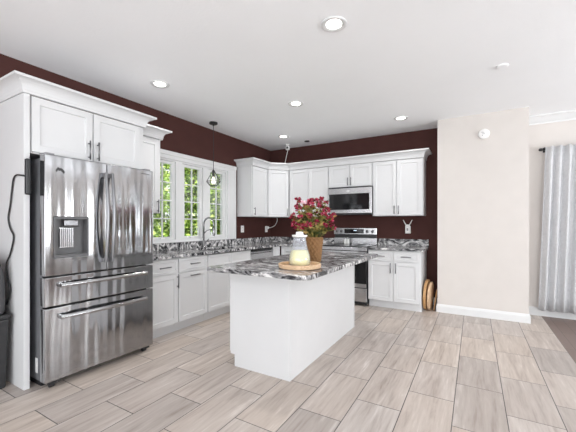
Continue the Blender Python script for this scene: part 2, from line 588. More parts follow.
# unseen patio door and right-wall windows, added for light and fridge reflections
d = empty('door_1', ((DX0 + DX1) / 2, YR, 0), 0, kind='structure')
hw = (DX1 - DX0) / 2
MB().slab([-hw - .08, -hw, -0.04, 0.04, hw, hw + .08], [0, 0.12, DZ1 - 0.1, DZ1 + 0.08], lambda i, j: not (i in (1, 3) and j == 1),
          -0.02, 0.05, lambda a, b, c: (a, c, b)).build('door_frame', 'trim', d)
B(-hw, hw, 0.014, 0.02, 0.12, DZ1 - 0.1).build('pane', 'glass', d)
for k, (a, b) in enumerate(((-0.9, 0.1), (1.6, 2.6), (3.3, 4.3))):
    w = empty('window_%d' % (k + 4), (XR, (a + b) / 2, 0.75), 0, kind='structure')
    MB().slab([-0.58, -0.5, -0.02, 0.02, 0.5, 0.58], [-0.08, 0.0, 0.68, 0.72, 1.4, 1.48], lambda i, j: not (i in (1, 3) and j in (1, 3)),
              -0.02, 0.05, lambda p, q, c: (c, p, q)).build('window_frame', 'trim', w)
    B(0.014, 0.02, -0.5, 0.5, 0.0, 1.4).build('pane', 'glass', w)

struct('lawn', B(-16, XW - 0.16, -4, 18, -0.5, -0.4), 'lawn')


# ------------------------------------------------------------------ cabinets
def pull(parent, x, z, length, vertical=True, name='handle', y=0.0):
    mb = MB()
    h = length / 2
    if vertical:
        mb.tube([(x, y - 0.03, z - h), (x, y - 0.03, z + h)], 0.0065, 8)
        for q in (-h * 0.72, h * 0.72):
            mb.tube([(x, y, z + q), (x, y - 0.03, z + q)], 0.005, 6)
    else:
        mb.tube([(x - h, y - 0.03, z), (x + h, y - 0.03, z)], 0.0065, 8)
        for q in (-h * 0.72, h * 0.72):
            mb.tube([(x + q, y, z), (x + q, y - 0.03, z)], 0.005, 6)
    return mb.build(name, 'nickel', parent, smooth=True)


def shaker(parent, name, x0, x1, z0, z1, fr=0.055):
    """a framed front with a recessed flat centre; local front at y=0, 20 mm thick"""
    if z1 - z0 < 0.22:
        fr = 0.032
    mb = MB()
    g = 0.0015
    x0 += g; x1 -= g; z0 += g; z1 -= g
    sw = lambda a, b, c: (a, c, b)
    mb.slab([x0, x0 + fr, x1 - fr, x1], [z0, z0 + fr, z1 - fr, z1], lambda i, j: not (i == 1 and j == 1), 0.0, 0.02, sw)
    b = 0.004
    # small sloped step, then the panel
    xa, xb, za, zb = x0 + fr, x1 - fr, z0 + fr, z1 - fr
    vs = [(xa, 0.006, za), (xb, 0.006, za), (xb, 0.006, zb), (xa, 0.006, zb),
          (xa + b, 0.0105, za + b), (xb - b, 0.0105, za + b), (xb - b, 0.0105, zb - b), (xa + b, 0.0105, zb - b)]
    mb.add(vs, [(0, 1, 5, 4), (1, 2, 6, 5), (2, 3, 7, 6), (3, 0, 4, 7), (4, 5, 6, 7)])
    mb.box(xa, xb, 0.0115, 0.0195, za, zb)
    o = mb.build(name, 'white', parent, 0.0012, recalc=True, seg=1)
    return o


def cabinet(name, label, loc, rz, w, d, z0, z1, fronts, toe=False, group=None, cat='cabinet', foot_sides=(), notch=0.075):
    """local x along the front, y into the cabinet; fronts: (kind, x0, x1, z0, z1, handle)"""
    r = empty(name, loc, rz, label, cat, group)
    b = MB().box(0.0006, w - 0.0006, 0.021, d, z0, z1)
    for fx in foot_sides:
        b.box(fx, fx + 0.018, notch, d, 0.0, z0)
    b.build('body', 'white', r)
    if toe:
        B(0.0006, w - 0.0006, notch + 0.001, notch + 0.016, 0.0, z0 - 0.0005).build('toe_kick', 'white', r)
    for kind, a, c, za, zb, hd in fronts:
        o = shaker(r, kind, a, c, za, zb)
        if hd:
            pull(o, hd[1], hd[2], hd[3], hd[0] == 'v')
    return r


R90 = PI / 2
UB, UT = 1.385, 2.25          # upper cabinets: bottom, top of the doors
# tall end panel beside the refrigerator and the bridging cabinet
p = B(XW + 0.001, -2.935, 1.083, 1.121, 0.0, 2.249).build('refrigerator_end_panel', 'white', None, 0.002)
tag(p, 'tall white end panel standing left of the stainless refrigerator', 'panel')
p = B(XW + 0.001, -2.985, 2.088, 2.106, 0.0, 1.80).build('refrigerator_side_panel', 'white', None, 0.002)
tag(p, 'white panel between the stainless refrigerator and the first base cabinet', 'panel')
cabinet('wall_cabinet', 'white two-door wall cabinet directly above the refrigerator', (-2.94, 1.122, 0), R90, 0.985, 0.62, 1.805, 2.249,
        [('door', 0.012, 0.468, 1.815, 2.243, ('v', 0.432, 1.905, 0.165)),
         ('door', 0.478, 0.935, 1.815, 2.243, ('v', 0.508, 1.905, 0.165))])
cabinet('wall_cabinet', 'narrow white wall cabinet between the refrigerator and the window', (-3.20, 2.11, 0), R90, 0.41, 0.362, UB, 2.249,
        [('door', 0.008, 0.375, UB + 0.006, 2.235, ('v', 0.350, 1.465, 0.15))])
cabinet('wall_cabinet', 'white single-door wall cabinet between the window and the diagonal corner cabinet', (-3.24, 4.37, 0), R90, 0.468, 0.328, UB, 2.249,
        [('door', 0.012, 0.462, UB + 0.006, 2.243, ('v', 0.045, 1.475, 0.13))])
# diagonal corner cabinet
r = empty('corner_wall_cabinet', (-3.24, 4.84, 0), PI / 4, 'white diagonal corner wall cabinet above the plug with a white cord', 'cabinet')
cw = 0.396
mI = Matrix.Rotation(-PI / 4, 2)
poly = [(-3.24 + .0, 4.84 + .0), (-2.96, 5.12), (-2.96, YB - 0.001), (XW + 0.001, YB - 0.001), (XW + 0.001, 4.84)]
loc = [mI @ Vector((x + 3.24, y - 4.84)) for x, y in poly]
loc[0].y += 0.022; loc[1].y += 0.022
loc[0].x += 0.0; loc[1].x -= 0.0
MB().prism([tuple(v) for v in loc], UB, 2.249).build('body', 'white', r)
o = shaker(r, 'door', 0.006, cw - 0.006, UB + 0.006, 2.243)
pull(o, cw - 0.035, 1.475, 0.13)
cabinet('wall_cabinet', 'tall white two-door wall cabinet behind the flowers, left of the microwave', (-2.957, 5.12, 0), 0, 0.784, 0.319, UB, 2.249,
        [('door', 0.008, 0.390, UB + 0.006, 2.243, ('v', 0.358, 1.475, 0.13)), ('door', 0.394, 0.778, UB + 0.006, 2.243, ('v', 0.426, 1.475, 0.13))])
cabinet('wall_cabinet', 'short white two-door wall cabinet directly above the microwave', (-2.171, 5.12, 0), 0, 0.754, 0.319, 1.872, 2.249,
        [('door', 0.006, 0.375, 1.880, 2.243, ('v', 0.349, 1.965, 0.13)), ('door', 0.379, 0.748, 1.880, 2.243, ('v', 0.405, 1.965, 0.13))])
cabinet('wall_cabinet', 'tall white two-door wall cabinet at the right end of the run, beside the microwave', (-1.415, 5.12, 0), 0, 0.760, 0.319, UB, 2.249,
        [('door', 0.012, 0.374, UB + 0.006, 2.243, ('v', 0.345, 1.475, 0.13)), ('door', 0.379, 0.746, UB + 0.006, 2.243, ('v', 0.408, 1.475, 0.13))])

# crown mouldings on the cabinets
def cprof(z=2.25, top=2.362, out=0.085):
    pr = [(0.0, z + 0.0005), (0.010, z + 0.0005), (0.012, z + 0.018)]
    for k in range(7):
        t = k / 6 * PI / 2
        pr.append((0.014 + (out - 0.022) * (1 - math.cos(t)), z + 0.022 + (top - z - 0.042) * math.sin(t)))
    pr += [(out, top - 0.018), (out, top), (-0.02, top), (-0.02, z + 0.0005)]
    return pr
o = MB().sweep([(XW + 0.001, 1.083), (-2.937, 1.083), (-2.937, 2.107), (-3.188, 2.107)], cprof()).build('crown_molding', 'white')
tag(o, 'white crown molding on top of the refrigerator cabinet and end panel', 'molding')
o = MB().sweep([(-3.197, 2.195), (-3.197, 2.52), (XW + 0.001, 2.52)], cprof()).build('crown_molding', 'white')
tag(o, 'short white crown molding on the narrow cabinet left of the window', 'molding')
o = MB().sweep([(XW + 0.001, 4.37), (-3.237, 4.37), (-3.237, 4.838), (-2.958, 5.117), (-0.655, 5.117), (-0.655, YB - 0.001)], cprof()).build('crown_molding', 'white')
tag(o, 'long white crown molding turning the corner above the back wall cabinets', 'molding')

# base cabinets of the left run, first beside the refrigerator
BT = 0.868
cabinet('base_cabinet', 'white base cabinet with one drawer over one door, next to the refrigerator', (-2.96, 2.107, 0), R90, 0.459, 0.60, 0.112, BT,
        [('drawer', 0.03, 0.453, 0.690, 0.856, ('h', 0.26, 0.772, 0.15)), ('door', 0.03, 0.453, 0.118, 0.683, ('v', 0.436, 0.594, 0.15))], True)
cabinet('base_cabinet', 'white base cabinet with drawer and pull-out front with a horizontal handle', (-2.96, 2.567, 0), R90, 0.472, 0.60, 0.112, BT,
        [('drawer', 0.006, 0.466, 0.690, 0.856, ('h', 0.236, 0.778, 0.15)), ('door', 0.006, 0.466, 0.118, 0.683, ('h', 0.236, 0.640, 0.15))], True)
cabinet('sink_base_cabinet', 'white double-door base cabinet under the sink and faucet', (-2.96, 3.040, 0), R90, 0.916, 0.60, 0.112, 0.70,
        [('false_front', 0.006, 0.456, 0.690, 0.856, None), ('false_front', 0.460, 0.910, 0.690, 0.856, None),
         ('door', 0.006, 0.456, 0.118, 0.683, ('v', 0.430, 0.50, 0.15)), ('door', 0.460, 0.910, 0.118, 0.683, ('v', 0.486, 0.50, 0.15))], True)
# dishwasher
r = empty('dishwasher', (-2.955, 3.958, 0), R90, 'stainless dishwasher under the counter right of the sink cabinet', 'dishwasher')
B(0.004, 0.614, 0.035, 0.58, 0.10, 0.862).build('body', 'darkgrey', r)
B(0.006, 0.612, 0.0, 0.034, 0.118, 0.795).build('door', 'steel', r, 0.004)
B(0.006, 0.612, 0.004, 0.034, 0.836, 0.862).build('control_strip', 'gloss', r)
hd = MB().box(0.006, 0.612, -0.012, 0.02, 0.803, 0.828)
hd.build('handle', 'steel', r, 0.006)
B(0.006, 0.612, 0.06, 0.075, 0.0, 0.10).build('toe_kick', 'black', r)
cabinet('corner_base_cabinet', 'white corner base cabinet past the dishwasher, behind the flowers', (-2.96, 4.580, 0), R90, 0.232, 0.60, 0.112, BT,
        [('drawer', 0.006, 0.222, 0.690, 0.856, None), ('door', 0.006, 0.222, 0.118, 0.683, None)], True)
cabinet('base_cabinet', 'white base cabinet left of the range, mostly hidden behind the island', (-2.957, 4.83, 0), 0, 0.782, 0.60, 0.112, BT,
        [('drawer', 0.006, 0.388, 0.690, 0.856, ('h', 0.197, 0.772, 0.15)), ('drawer', 0.392, 0.776, 0.690, 0.856, ('h', 0.584, 0.772, 0.15)),
         ('door', 0.006, 0.388, 0.118, 0.683, ('v', 0.36, 0.585, 0.15)), ('door', 0.392, 0.776, 0.118, 0.683, ('v', 0.42, 0.585, 0.15))], True)
cabinet('base_cabinet', 'white base cabinet with two drawers over two doors, right of the range', (-1.402, 4.83, 0), 0, 0.756, 0.60, 0.112, BT,
        [('drawer', 0.006, 0.374, 0.706, 0.856, ('h', 0.19, 0.780, 0.14)), ('drawer', 0.378, 0.740, 0.706, 0.856, ('h', 0.558, 0.780, 0.14)),
         ('door', 0.006, 0.374, 0.118, 0.699, ('v', 0.338, 0.61, 0.15)), ('door', 0.378, 0.740, 0.118, 0.699, ('v', 0.414, 0.61, 0.15))], True, foot_sides=(0.7374,))

# countertops
CT = 0.904
SY0, SY1, SX0, SX1 = 3.16, 3.84, -3.44, -3.04
xs = [XW + 0.0005, SX0, SX1, -2.93, -2.176]
ys = [2.107, SY0, SY1, 4.80, YB - 0.0005]
ct = MB().slab(xs, ys, lambda i, j: (i < 3 or j == 3) and not (i == 1 and j == 1), BT + 0.0008, CT).build('countertop', 'granite', None, 0.003)
tag(ct, 'grey and white granite countertop running under the window and round the corner', 'countertop')
MB().slab([XW + 0.0006, XW + 0.021, -2.176], [2.107, YB - 0.021, YB - 0.0006], lambda i, j: i == 0 or j == 1, CT + 0.0003, 1.001).build('backsplash', 'granite', ct, 0.002)
ct = B(-1.398, -0.605, 4.80, YB - 0.0005, BT + 0.0008, CT).build('countertop', 'granite', None, 0.003)
tag(ct, 'short grey and white granite countertop right of the range', 'countertop')
B(-1.398, -0.615, YB - 0.021, YB - 0.0006, CT + 0.0003, 1.012).build('backsplash', 'granite', ct, 0.002)

# sink
sk = empty('sink', ((SX0 + SX1) / 2, (SY0 + SY1) / 2, 0.70), 0, 'stainless undermount sink set in the granite counter under the window', 'sink')
a, b_ = (SX1 - SX0) / 2, (SY1 - SY0) / 2
bs = MB()
za, zb = 0.003, BT - 0.70
bs.box(-a, a, -b_, b_, za, za + 0.004)
bs.box(-a, -a + .004, -b_, b_, za + .004, zb); bs.box(a - .004, a, -b_, b_, za + .004, zb)
bs.box(-a + .004, a - .004, -b_, -b_ + .004, za + .004, zb); bs.box(-a + .004, a - .004, b_ - .004, b_, za + .004, zb)
bs.build('basin', 'steel', sk)
MB().lathe([(0.045, za + .0045), (0.045, za + 0.010), (0.03, za + 0.010), (0.028, za + 0.006)], (0, 0, 0), 20).build('drain', 'chrome', sk)

# faucet with tall gooseneck and spray arm
fx, fy = -3.495, 3.50
fa = empty('faucet', (fx, fy, CT), 0, 'tall gooseneck kitchen faucet behind the sink at the window', 'faucet')
MB().lathe([(0.030, 0.0005), (0.030, 0.008), (0.022, 0.014), (0.021, 0.10), (0.016, 0.112)], (0, 0, 0), 20).build('base', 'chrome', fa, smooth=True)
pts = [(0, 0, 0.10), (0, 0, 0.34)] + [(0.095 - 0.095 * math.cos(t), 0.012 * math.sin(t / 2) , 0.34 + 0.105 * math.sin(t)) for t in [PI * k / 12 for k in range(1, 13)]] + [(0.19, 0.012, 0.30)]
MB().tube(pts, 0.0125, 12).build('neck', 'chrome', fa, smooth=True)
MB().tube([(0.19, 0.012, 0.30), (0.19, 0.012, 0.27), (0.19, 0.012, 0.20), (0.19, 0.012, 0.18)], [0.014, 0.019, 0.021, 0.017], 12).build('spray_head', 'chrome', fa, smooth=True)
MB().tube([(0.012, 0, 0.215), (0.06, 0.004, 0.255), (0.12, 0.008, 0.272), (0.172, 0.012, 0.262)], 0.006, 8).build('spray_arm', 'chrome', fa, smooth=True)
MB().tube([(0, 0.016, 0.07), (0, 0.05, 0.085), (0.005, 0.10, 0.125)], [0.011, 0.008, 0.006], 8).build('lever', 'chrome', fa, smooth=True)

# ------------------------------------------------------------------ island
IX0, IX1, IY0, IY1 = -1.88, -1.27, 2.212, 3.79
isl = empty('kitchen_island', ((IX0 + IX1) / 2, (IY0 + IY1) / 2, 0), 0, 'white kitchen island base under the granite top in mid room', 'kitchen island')
ox, oy = (IX0 + IX1) / 2, (IY0 + IY1) / 2
ib = MB()
# end panel outline with a toe notch at the left
def endp(y0, y1):
    pr = [(IX0 + 0.045, 0.0), (IX1, 0.0), (IX1, BT), (IX0 + 0.0, BT), (IX0 + 0.0, 0.105), (IX0 + 0.045, 0.105)]
    vs = [(x - ox, y0 - oy, z) for x, z in pr] + [(x - ox, y1 - oy, z) for x, z in pr]
    n = 6
    return vs, [tuple(range(n)), tuple(range(2 * n - 1, n - 1, -1))] + [(i, i + n, (i + 1) % n + n, (i + 1) % n) for i in range(n)]
ib.add(*endp(IY0, IY0 + 0.019))
ib.add(*endp(IY1 - 0.019, IY1))
ib.box(IX0 - ox, IX1 - 0.012 - ox, IY0 + 0.019 - oy, IY1 - 0.019 - oy, 0.105, BT)
ib.box(IX0 + 0.075 - ox, IX0 + 0.09 - ox, IY0 + 0.019 - oy, IY1 - 0.019 - oy, 0.0, 0.105)
ib.build('body', 'white', isl)
bp_ = MB().box(IX1 - 0.0115 - ox, IX1 + 0.0 - ox, IY0 + 0.0192 - oy, IY1 - 0.0192 - oy, 0.0, BT)
bp_.box(IX1 + 0.0003 - ox, IX1 + 0.004 - ox, IY1 - 0.034 - oy, IY1 - oy, 0.0, BT)
bp_.build('back_panel', 'white', isl)
# doors on the sink side
nd = 4
stp = (IY1 - IY0 - 0.02) / nd
for k in range(nd):
    q = empty('door_front', (IX0 - 0.0215 - ox, IY1 - 0.01 - oy - k * stp, 0), -R90)
    q.parent = isl
    y0 = 0.004; y1 = stp - 0.004
    bpy.data.objects.remove(q)
    # built straight in the island's frame
    for kind, z0, z1 in (('drawer', 0.690, 0.856), ('door', 0.118, 0.683)):
        o = shaker(isl, kind, y0, y1, z0, z1)
        o.location = (IX0 - 0.0215 - ox, IY1 - 0.01 - oy - k * stp, 0)
        o.rotation_euler = (0, 0, -R90)
        if kind == 'drawer':
            pull(o, stp / 2, 0.772, 0.14, False)
        else:
            pull(o, stp - 0.035 if k % 2 == 0 else 0.035, 0.585, 0.14, True)
# top: rounded corner at the front right
TX0, TX1, TY0, TY1 = -1.905, -0.975, 1.93, 3.80
poly = []
def corner(cx, cy, rr, a0):
    for k in range(7):
        t = a0 + (PI / 2) * k / 6
        poly.append((cx + rr * math.cos(t), cy + rr * math.sin(t)))
corner(TX0 + .03, TY0 + .03, .03, PI); corner(TX1 - .07, TY0 + .07, .07, 1.5 * PI); corner(TX1 - .03, TY1 - .03, .03, 0); corner(TX0 + .03, TY1 - .03, .03, PI / 2)
it = MB().prism(poly, BT + 0.0008, CT).build('island_countertop', 'granite', None, 0.005)
tag(it, 'grey granite island countertop holding the flowers, jug and tray', 'countertop')

# ------------------------------------------------------------------ refrigerator
FX, FY = -2.77, 1.15
fr = empty('refrigerator', (FX, FY, 0), R90, 'large stainless french-door refrigerator with water dispenser', 'refrigerator')
FWD = 0.932
bd = B(0.018, FWD - 0.018, 0.092, 0.70, 0.045, 1.765).build('body', 'fridge_side', fr, 0.004, label='grey textured steel cabinet')
B(0.022, FWD - 0.022, 0.078, 0.0915, 0.05, 1.76).build('gasket', 'black', fr)
st = B(0.0165, 0.0178, 0.155, 0.195, 0.10, 0.215).build('sticker', 'paper', bd)
sw = lambda a, b, c: (a, c, b)
# left door with the dispenser opening
DY0, DY1, DZ0, DZt = 0.062, 0.318, 0.995, 1.312
ld = MB().slab([0.0, DY0, DY1, 0.468], [0.862, DZ0, DZt, 1.782], lambda i, j: not (i == 1 and j == 1), 0.0, 0.077, sw).build('door', 'fridge_steel', fr, 0.006, seg=3)
rd = MB().slab([0.473, FWD], [0.862, 1.782], lambda i, j: True, 0.0, 0.077, sw).build('door', 'fridge_steel', fr, 0.006, seg=3)
dp = MB()
dp.box(DY0 + .0005, DY1 - .0005, 0.062, 0.076, DZ0 + .0005, DZt - .0005)
for aa in ((DY0 + .0005, DY0 + 0.012, 0.004, 0.062, DZ0 + .0005, DZt - .0005), (DY1 - 0.012, DY1 - .0005, 0.004, 0.062, DZ0 + .0005, DZt - .0005),
           (DY0 + 0.012, DY1 - 0.012, 0.004, 0.062, DZ0 + .0005, DZ0 + 0.018), (DY0 + 0.012, DY1 - 0.012, 0.004, 0.062, DZt - 0.016, DZt - .0005)):
    dp.box(*aa)
dsp = dp.build('dispenser', 'darkgrey', ld)
MB().box(0.14, 0.25, 0.012, 0.055, 1.236, 1.294).build('nozzle_housing', 'nickel', dsp, 0.012, seg=3)
pd = MB()
for k in range(7):
    pd.tube([(0.128 + 0.0145 * k, 0.047, 1.075), (0.128 + 0.0145 * k, 0.047, 1.222)], 0.0085, 8)
pd.box(0.118, 0.226, 0.05, 0.0615, 1.07, 1.226)
pd.build('paddle', 'handle_steel', dsp)
B(0.075, 0.305, 0.003, 0.061, 1.0135, 1.018).build('drip_tray', 'darkgrey', dsp)
# emblem: small dark rearing shape on the left door, badge strip on the right door
em = MB()
zz = [(0.074, 1.670), (0.090, 1.696), (0.099, 1.688), (0.112, 1.690), (0.126, 1.678), (0.136, 1.664), (0.130, 1.650), (0.116, 1.664), (0.104, 1.672), (0.097, 1.664), (0.090, 1.676), (0.080, 1.655)]
n = len(zz)
em.add([(x, -0.0025, z) for x, z in zz] + [(x, -0.0002, z) for x, z in zz],
       [tuple(range(n)), tuple(range(2 * n - 1, n - 1, -1))] + [(i, i + n, (i + 1) % n + n, (i + 1) % n) for i in range(n)])
em.build('emblem', 'black', ld)
B(0.80, 0.89, -0.0015, -0.0002, 1.742, 1.748).build('badge', 'darkgrey', rd)


def bow(parent, x, z0, z1, out=0.062):
    mb = MB()
    pts = []
    for k in range(15):
        t = k / 14
        pts.append((x, -0.030 - out * 0.55 * math.sin(PI * t), z0 + (z1 - z0) * t))
    vs, fs = [], []
    wv, th = 0.011, 0.011
    for p in pts:
        vs += [(p[0] - wv, p[1] + th, p[2]), (p[0] + wv, p[1] + th, p[2]), (p[0] + wv, p[1] - th * .4, p[2]), (p[0] + wv * .4, p[1] - th, p[2]), (p[0] - wv * .4, p[1] - th, p[2]), (p[0] - wv, p[1] - th * .4, p[2])]
    for k in range(14):
        for q in range(6):
            a, b2 = k * 6 + q, k * 6 + (q + 1) % 6
            fs.append((a, b2, b2 + 6, a + 6))
    fs += [tuple(range(6)), tuple(range(84, 90))]
    mb.add(vs, fs)
    for z in (z0 + 0.02, z1 - 0.02):
        mb.box(x - 0.010, x + 0.010, -0.030, -0.0003, z - 0.018, z + 0.018)
    return mb.build('handle', 'nickel', parent, 0.002)
bow(ld, 0.445, 0.925, 1.70)
bow(rd, 0.499, 0.925, 1.70)


def hbar(parent, x0, x1, z):
    mb = MB()
    vs, fs = [], []
    K = 14
    for k in range(K + 1):
        t = k / K
        y = -0.040 - 0.016 * math.sin(PI * t)
        x = x0 + (x1 - x0) * t
        vs += [(x, y + .012, z - .016), (x, y + .012, z + .016), (x, y - .006, z + .016), (x, y - .012, z), (x, y - .006, z - .016)]
    for k in range(K):
        for q in range(5):
            a, b2 = k * 5 + q, k * 5 + (q + 1) % 5
            fs.append((a, b2, b2 + 5, a + 5))
    fs += [tuple(range(5)), tuple(range(K * 5, K * 5 + 5))]
    mb.add(vs, fs)
    for x in (x0 + 0.014, x1 - 0.014):
        mb.box(x - 0.014, x + 0.014, -0.040, -0.0003, z - 0.014, z + 0.014)
    return mb.build('handle', 'handle_steel', parent, 0.002)
dr = MB().slab([0.0, FWD], [0.628, 0.850], lambda i, j: True, 0.0, 0.077, sw).build('drawer', 'fridge_steel', fr, 0.006, seg=3)
hbar(dr, 0.092, 0.838, 0.786)
dr = MB().slab([0.0, FWD], [0.058, 0.616], lambda i, j: True, 0.0, 0.077, sw).build('drawer', 'fridge_steel', fr, 0.006, seg=3)
hbar(dr, 0.092, 0.838, 0.542)
for x in (0.0, FWD - 0.09):
    B(x + 0.012, x + 0.075, 0.02, 0.12, 1.7825, 1.800).build('hinge_cover', 'midgrey', fr, 0.004)
for x in (0.05, FWD - 0.08):
    f_ = MB().tube([(x, 0.055, 0.024), (x + 0.03, 0.055, 0.024)], 0.0235, 14)
    f_.box(x - 0.01, x + 0.06, 0.03, 0.12, 0.028, 0.0445)
    f_.build('foot', 'black', fr)
B(0.03, FWD - 0.03, 0.13, 0.68, 0.001, 0.044).build('base_grille', 'black', fr)

# charger box on the panel edge and its cord
o = MB().box(-2.934, -2.900, 1.084, 1.122, 1.478, 1.752).build('charging_dock', 'black', None, 0.012, seg=3)
tag(o, 'black plastic charger box fixed to the edge of the refrigerator panel', 'charger')
def smoothpts(ps, n=6):
    ps = [Vector(p) for p in ps]
    out = []
    for i in range(len(ps) - 1):
        p0, p1, p2, p3 = ps[max(i - 1, 0)], ps[i], ps[i + 1], ps[min(i + 2, len(ps) - 1)]
        for k in range(n):
            t = k / n
            out.append(0.5 * ((2 * p1) + (-p0 + p2) * t + (2 * p0 - 5 * p1 + 4 * p2 - p3) * t * t + (-p0 + 3 * p1 - 3 * p2 + p3) * t ** 3))
    out.append(ps[-1])
    return out
cp = [(-2.916, 1.0835, 1.618), (-2.935, 1.068, 1.622), (-3.018, 1.071, 1.632), (-3.080, 1.0725, 1.610), (-3.112, 1.0725, 1.522), (-3.143, 1.0725, 1.406), (-3.178, 1.0725, 1.304),
      (-3.143, 1.0725, 1.226), (-3.082, 1.0725, 1.164), (-3.106, 1.0725, 1.086), (-3.150, 1.0715, 1.01), (-3.205, 1.0695, 0.94), (-3.19, 1.0695, 0.84), (-3.14, 1.0695, 0.76), (-3.16, 1.0695, 0.68), (-3.20, 1.0695, 0.62)]
o = MB().tube(smoothpts(cp), 0.006, 8).build('charger_cord', 'black', None, smooth=True)
tag(o, 'black cord looping down the white end panel from the charger', 'cord')

# black bin with a bag on top, at the left edge
bn = empty('storage_bin', (-3.297, 0.83, 0), 0, 'tall black lidded bin on the floor at the left edge beside the end panel', 'bin')
MB().add([(x * s, y * s2, z) for z, s, s2 in ((0, .93, .93), (0.53, 1, 1)) for x, y in ((-.205, -.22), (.205, -.22), (.205, .22), (-.205, .22))],
         [(0, 3, 2, 1), (4, 5, 6, 7), (0, 1, 5, 4), (1, 2, 6, 5), (2, 3, 7, 6), (3, 0, 4, 7)]).build('body', 'black', bn, 0.012, seg=3)
B(-.212, .212, -.228, .228, 0.531, 0.565).build('lid', 'black', bn, 0.008)
bg_ = MB()
n = 18
vs, fs = [], []
lev = [(0.0, .95), (0.02, 1.0), (0.12, 1.0), (0.25, .97), (0.34, .93), (0.40, .85), (0.43, .65), (0.44, .3)]
for z, s in lev:
    for k in range(n):
        t = 2 * PI * k / n
        c_, s_ = math.cos(t), math.sin(t)
        ex = 0.33
        x = math.copysign(abs(c_) ** ex, c_) * .20 * s * (1 + .02 * math.sin(5 * t + 9 * z))
        y = math.copysign(abs(s_) ** ex, s_) * .213 * s * (1 + .015 * math.cos(4 * t + 7 * z))
        vs.append((x, y, z))
for j in range(len(lev) - 1):
    for k in range(n):
        fs.append((j * n + k, j * n + (k + 1) % n, (j + 1) * n + (k + 1) % n, (j + 1) * n + k))
fs += [tuple(range(n - 1, -1, -1)), tuple(range((len(lev) - 1) * n, len(lev) * n))]
bgo = empty('soft_bag', (-3.285, 0.832, 0.5655), 0, 'dark grey soft bag resting on the black bin', 'bag')
bg_.add(vs, fs).build('body', 'bag', bgo, smooth=True)
MB().tube(smoothpts([(0.05, -0.19, 0.36), (0.10, -0.18, 0.45), (0.10, 0.0, 0.475), (0.10, 0.13, 0.445), (0.08, 0.165, 0.40)]), 0.012, 8).build('strap', 'black', bgo, smooth=True)

# ------------------------------------------------------------------ range and microwave
rg = empty('range', (-2.172, 4.775, 0), 0, 'stainless and black freestanding range between the base cabinets', 'range')
RW = 0.766
B(0.004, RW - 0.004, 0.036, 0.648, 0.03, 0.898).build('body', 'black', rg)
for x in (0.04, RW - 0.04):
    MB().tube([(x, 0.10, 0.0), (x, 0.10, 0.03)], 0.02, 10).build('foot', 'black', rg)
ctp = B(0.0, RW, 0.012, 0.56, 0.899, 0.915).build('cooktop', 'gloss', rg, 0.003)
for (x, y, rr) in ((0.20, 0.16, .10), (0.57, 0.16, .085), (0.20, 0.41, .075), (0.57, 0.41, .10)):
    MB().lathe([(rr, 0.9152), (rr, 0.9158), (rr - .004, 0.9158), (rr - .004, 0.9152)], (x, y, 0), 32).build('burner_ring', 'midgrey', ctp)
B(0.0, RW, 0.0, 0.035, 0.845, 0.898).build('front_ledge', 'steel', rg, 0.004)
od = B(0.003, RW - 0.003, 0.0, 0.034, 0.285, 0.838).build('oven_door', 'gloss', rg, 0.004)
B(0.003, RW - 0.003, -0.004, -0.0003, 0.775, 0.836).build('door_rail', 'steel', od)
hb = MB().tube([(0.05, -0.05, 0.79), (RW - 0.05, -0.05, 0.79)], 0.012, 12)
for x in (0.075, RW - 0.075):
    hb.box(x - .012, x + .012, -0.05, -0.0042, 0.78, 0.80)
hb.build('handle', 'steel', od, smooth=False)
B(0.003, RW - 0.003, -0.004, -0.0003, 0.287, 0.345).build('door_rail', 'steel', od)
B(0.003, RW - 0.003, 0.0, 0.034, 0.07, 0.275).build('drawer', 'steel', rg, 0.004)
bgd = MB()
bgd.box(0.0, RW, 0.60, 0.648, 0.8995, 1.015)
bgd.box(0.01, RW - 0.01, 0.612, 0.648, 1.015, 1.075)
bko = bgd.build('backguard', 'steel', rg)
B(0.012, RW - 0.012, 0.609, 0.6118, 1.0155, 1.0745).build('vent', 'black', bko)
cpn = B(0.0, RW, 0.585, 0.648, 1.0755, 1.19).build('control_panel', 'steel', rg, 0.006)
B(0.20, RW - 0.22, 0.5815, 0.5847, 1.095, 1.172).build('display', 'gloss', cpn)
B(0.37, 0.42, 0.5805, 0.5813, 1.14, 1.152).build('clock', emit('clock_digits', (0.7, 0.85, 1.0), 0.6), cpn)
for x in (0.065, 0.145, RW - 0.16, RW - 0.07):
    MB().lathe([(0.027, 0.5845), (0.025, 0.57), (0.02, 0.56), (0.0, 0.558)], (x, 0, 1.132), 18, 'y').build('knob', 'nickel', cpn, smooth=True)

mw = empty('microwave', (-2.150, 5.03, 0), 0, 'stainless over-range microwave under the short wall cabinet', 'microwave')
MWW = 0.748
B(0.001, MWW - 0.001, 0.036, 0.408, 1.412, 1.869).build('body', 'black', mw)
MB().slab([0.0, 0.026, MWW - 0.036, MWW], [1.435, 1.492, 1.752, 1.846], lambda i, j: not (i == 1 and j == 1), 0.0, 0.035, sw).build('door', 'steel', mw, 0.003)
B(0.026, MWW - 0.036, 0.006, 0.030, 1.492, 1.752).build('window', 'gloss', mw)
B(0.001, MWW - 0.001, 0.012, 0.035, 1.412, 1.4345).build('vent_strip', 'black', mw)
B(0.335, 0.385, -0.0015, -0.0002, 1.792, 1.806).build('badge', 'paper', mw)

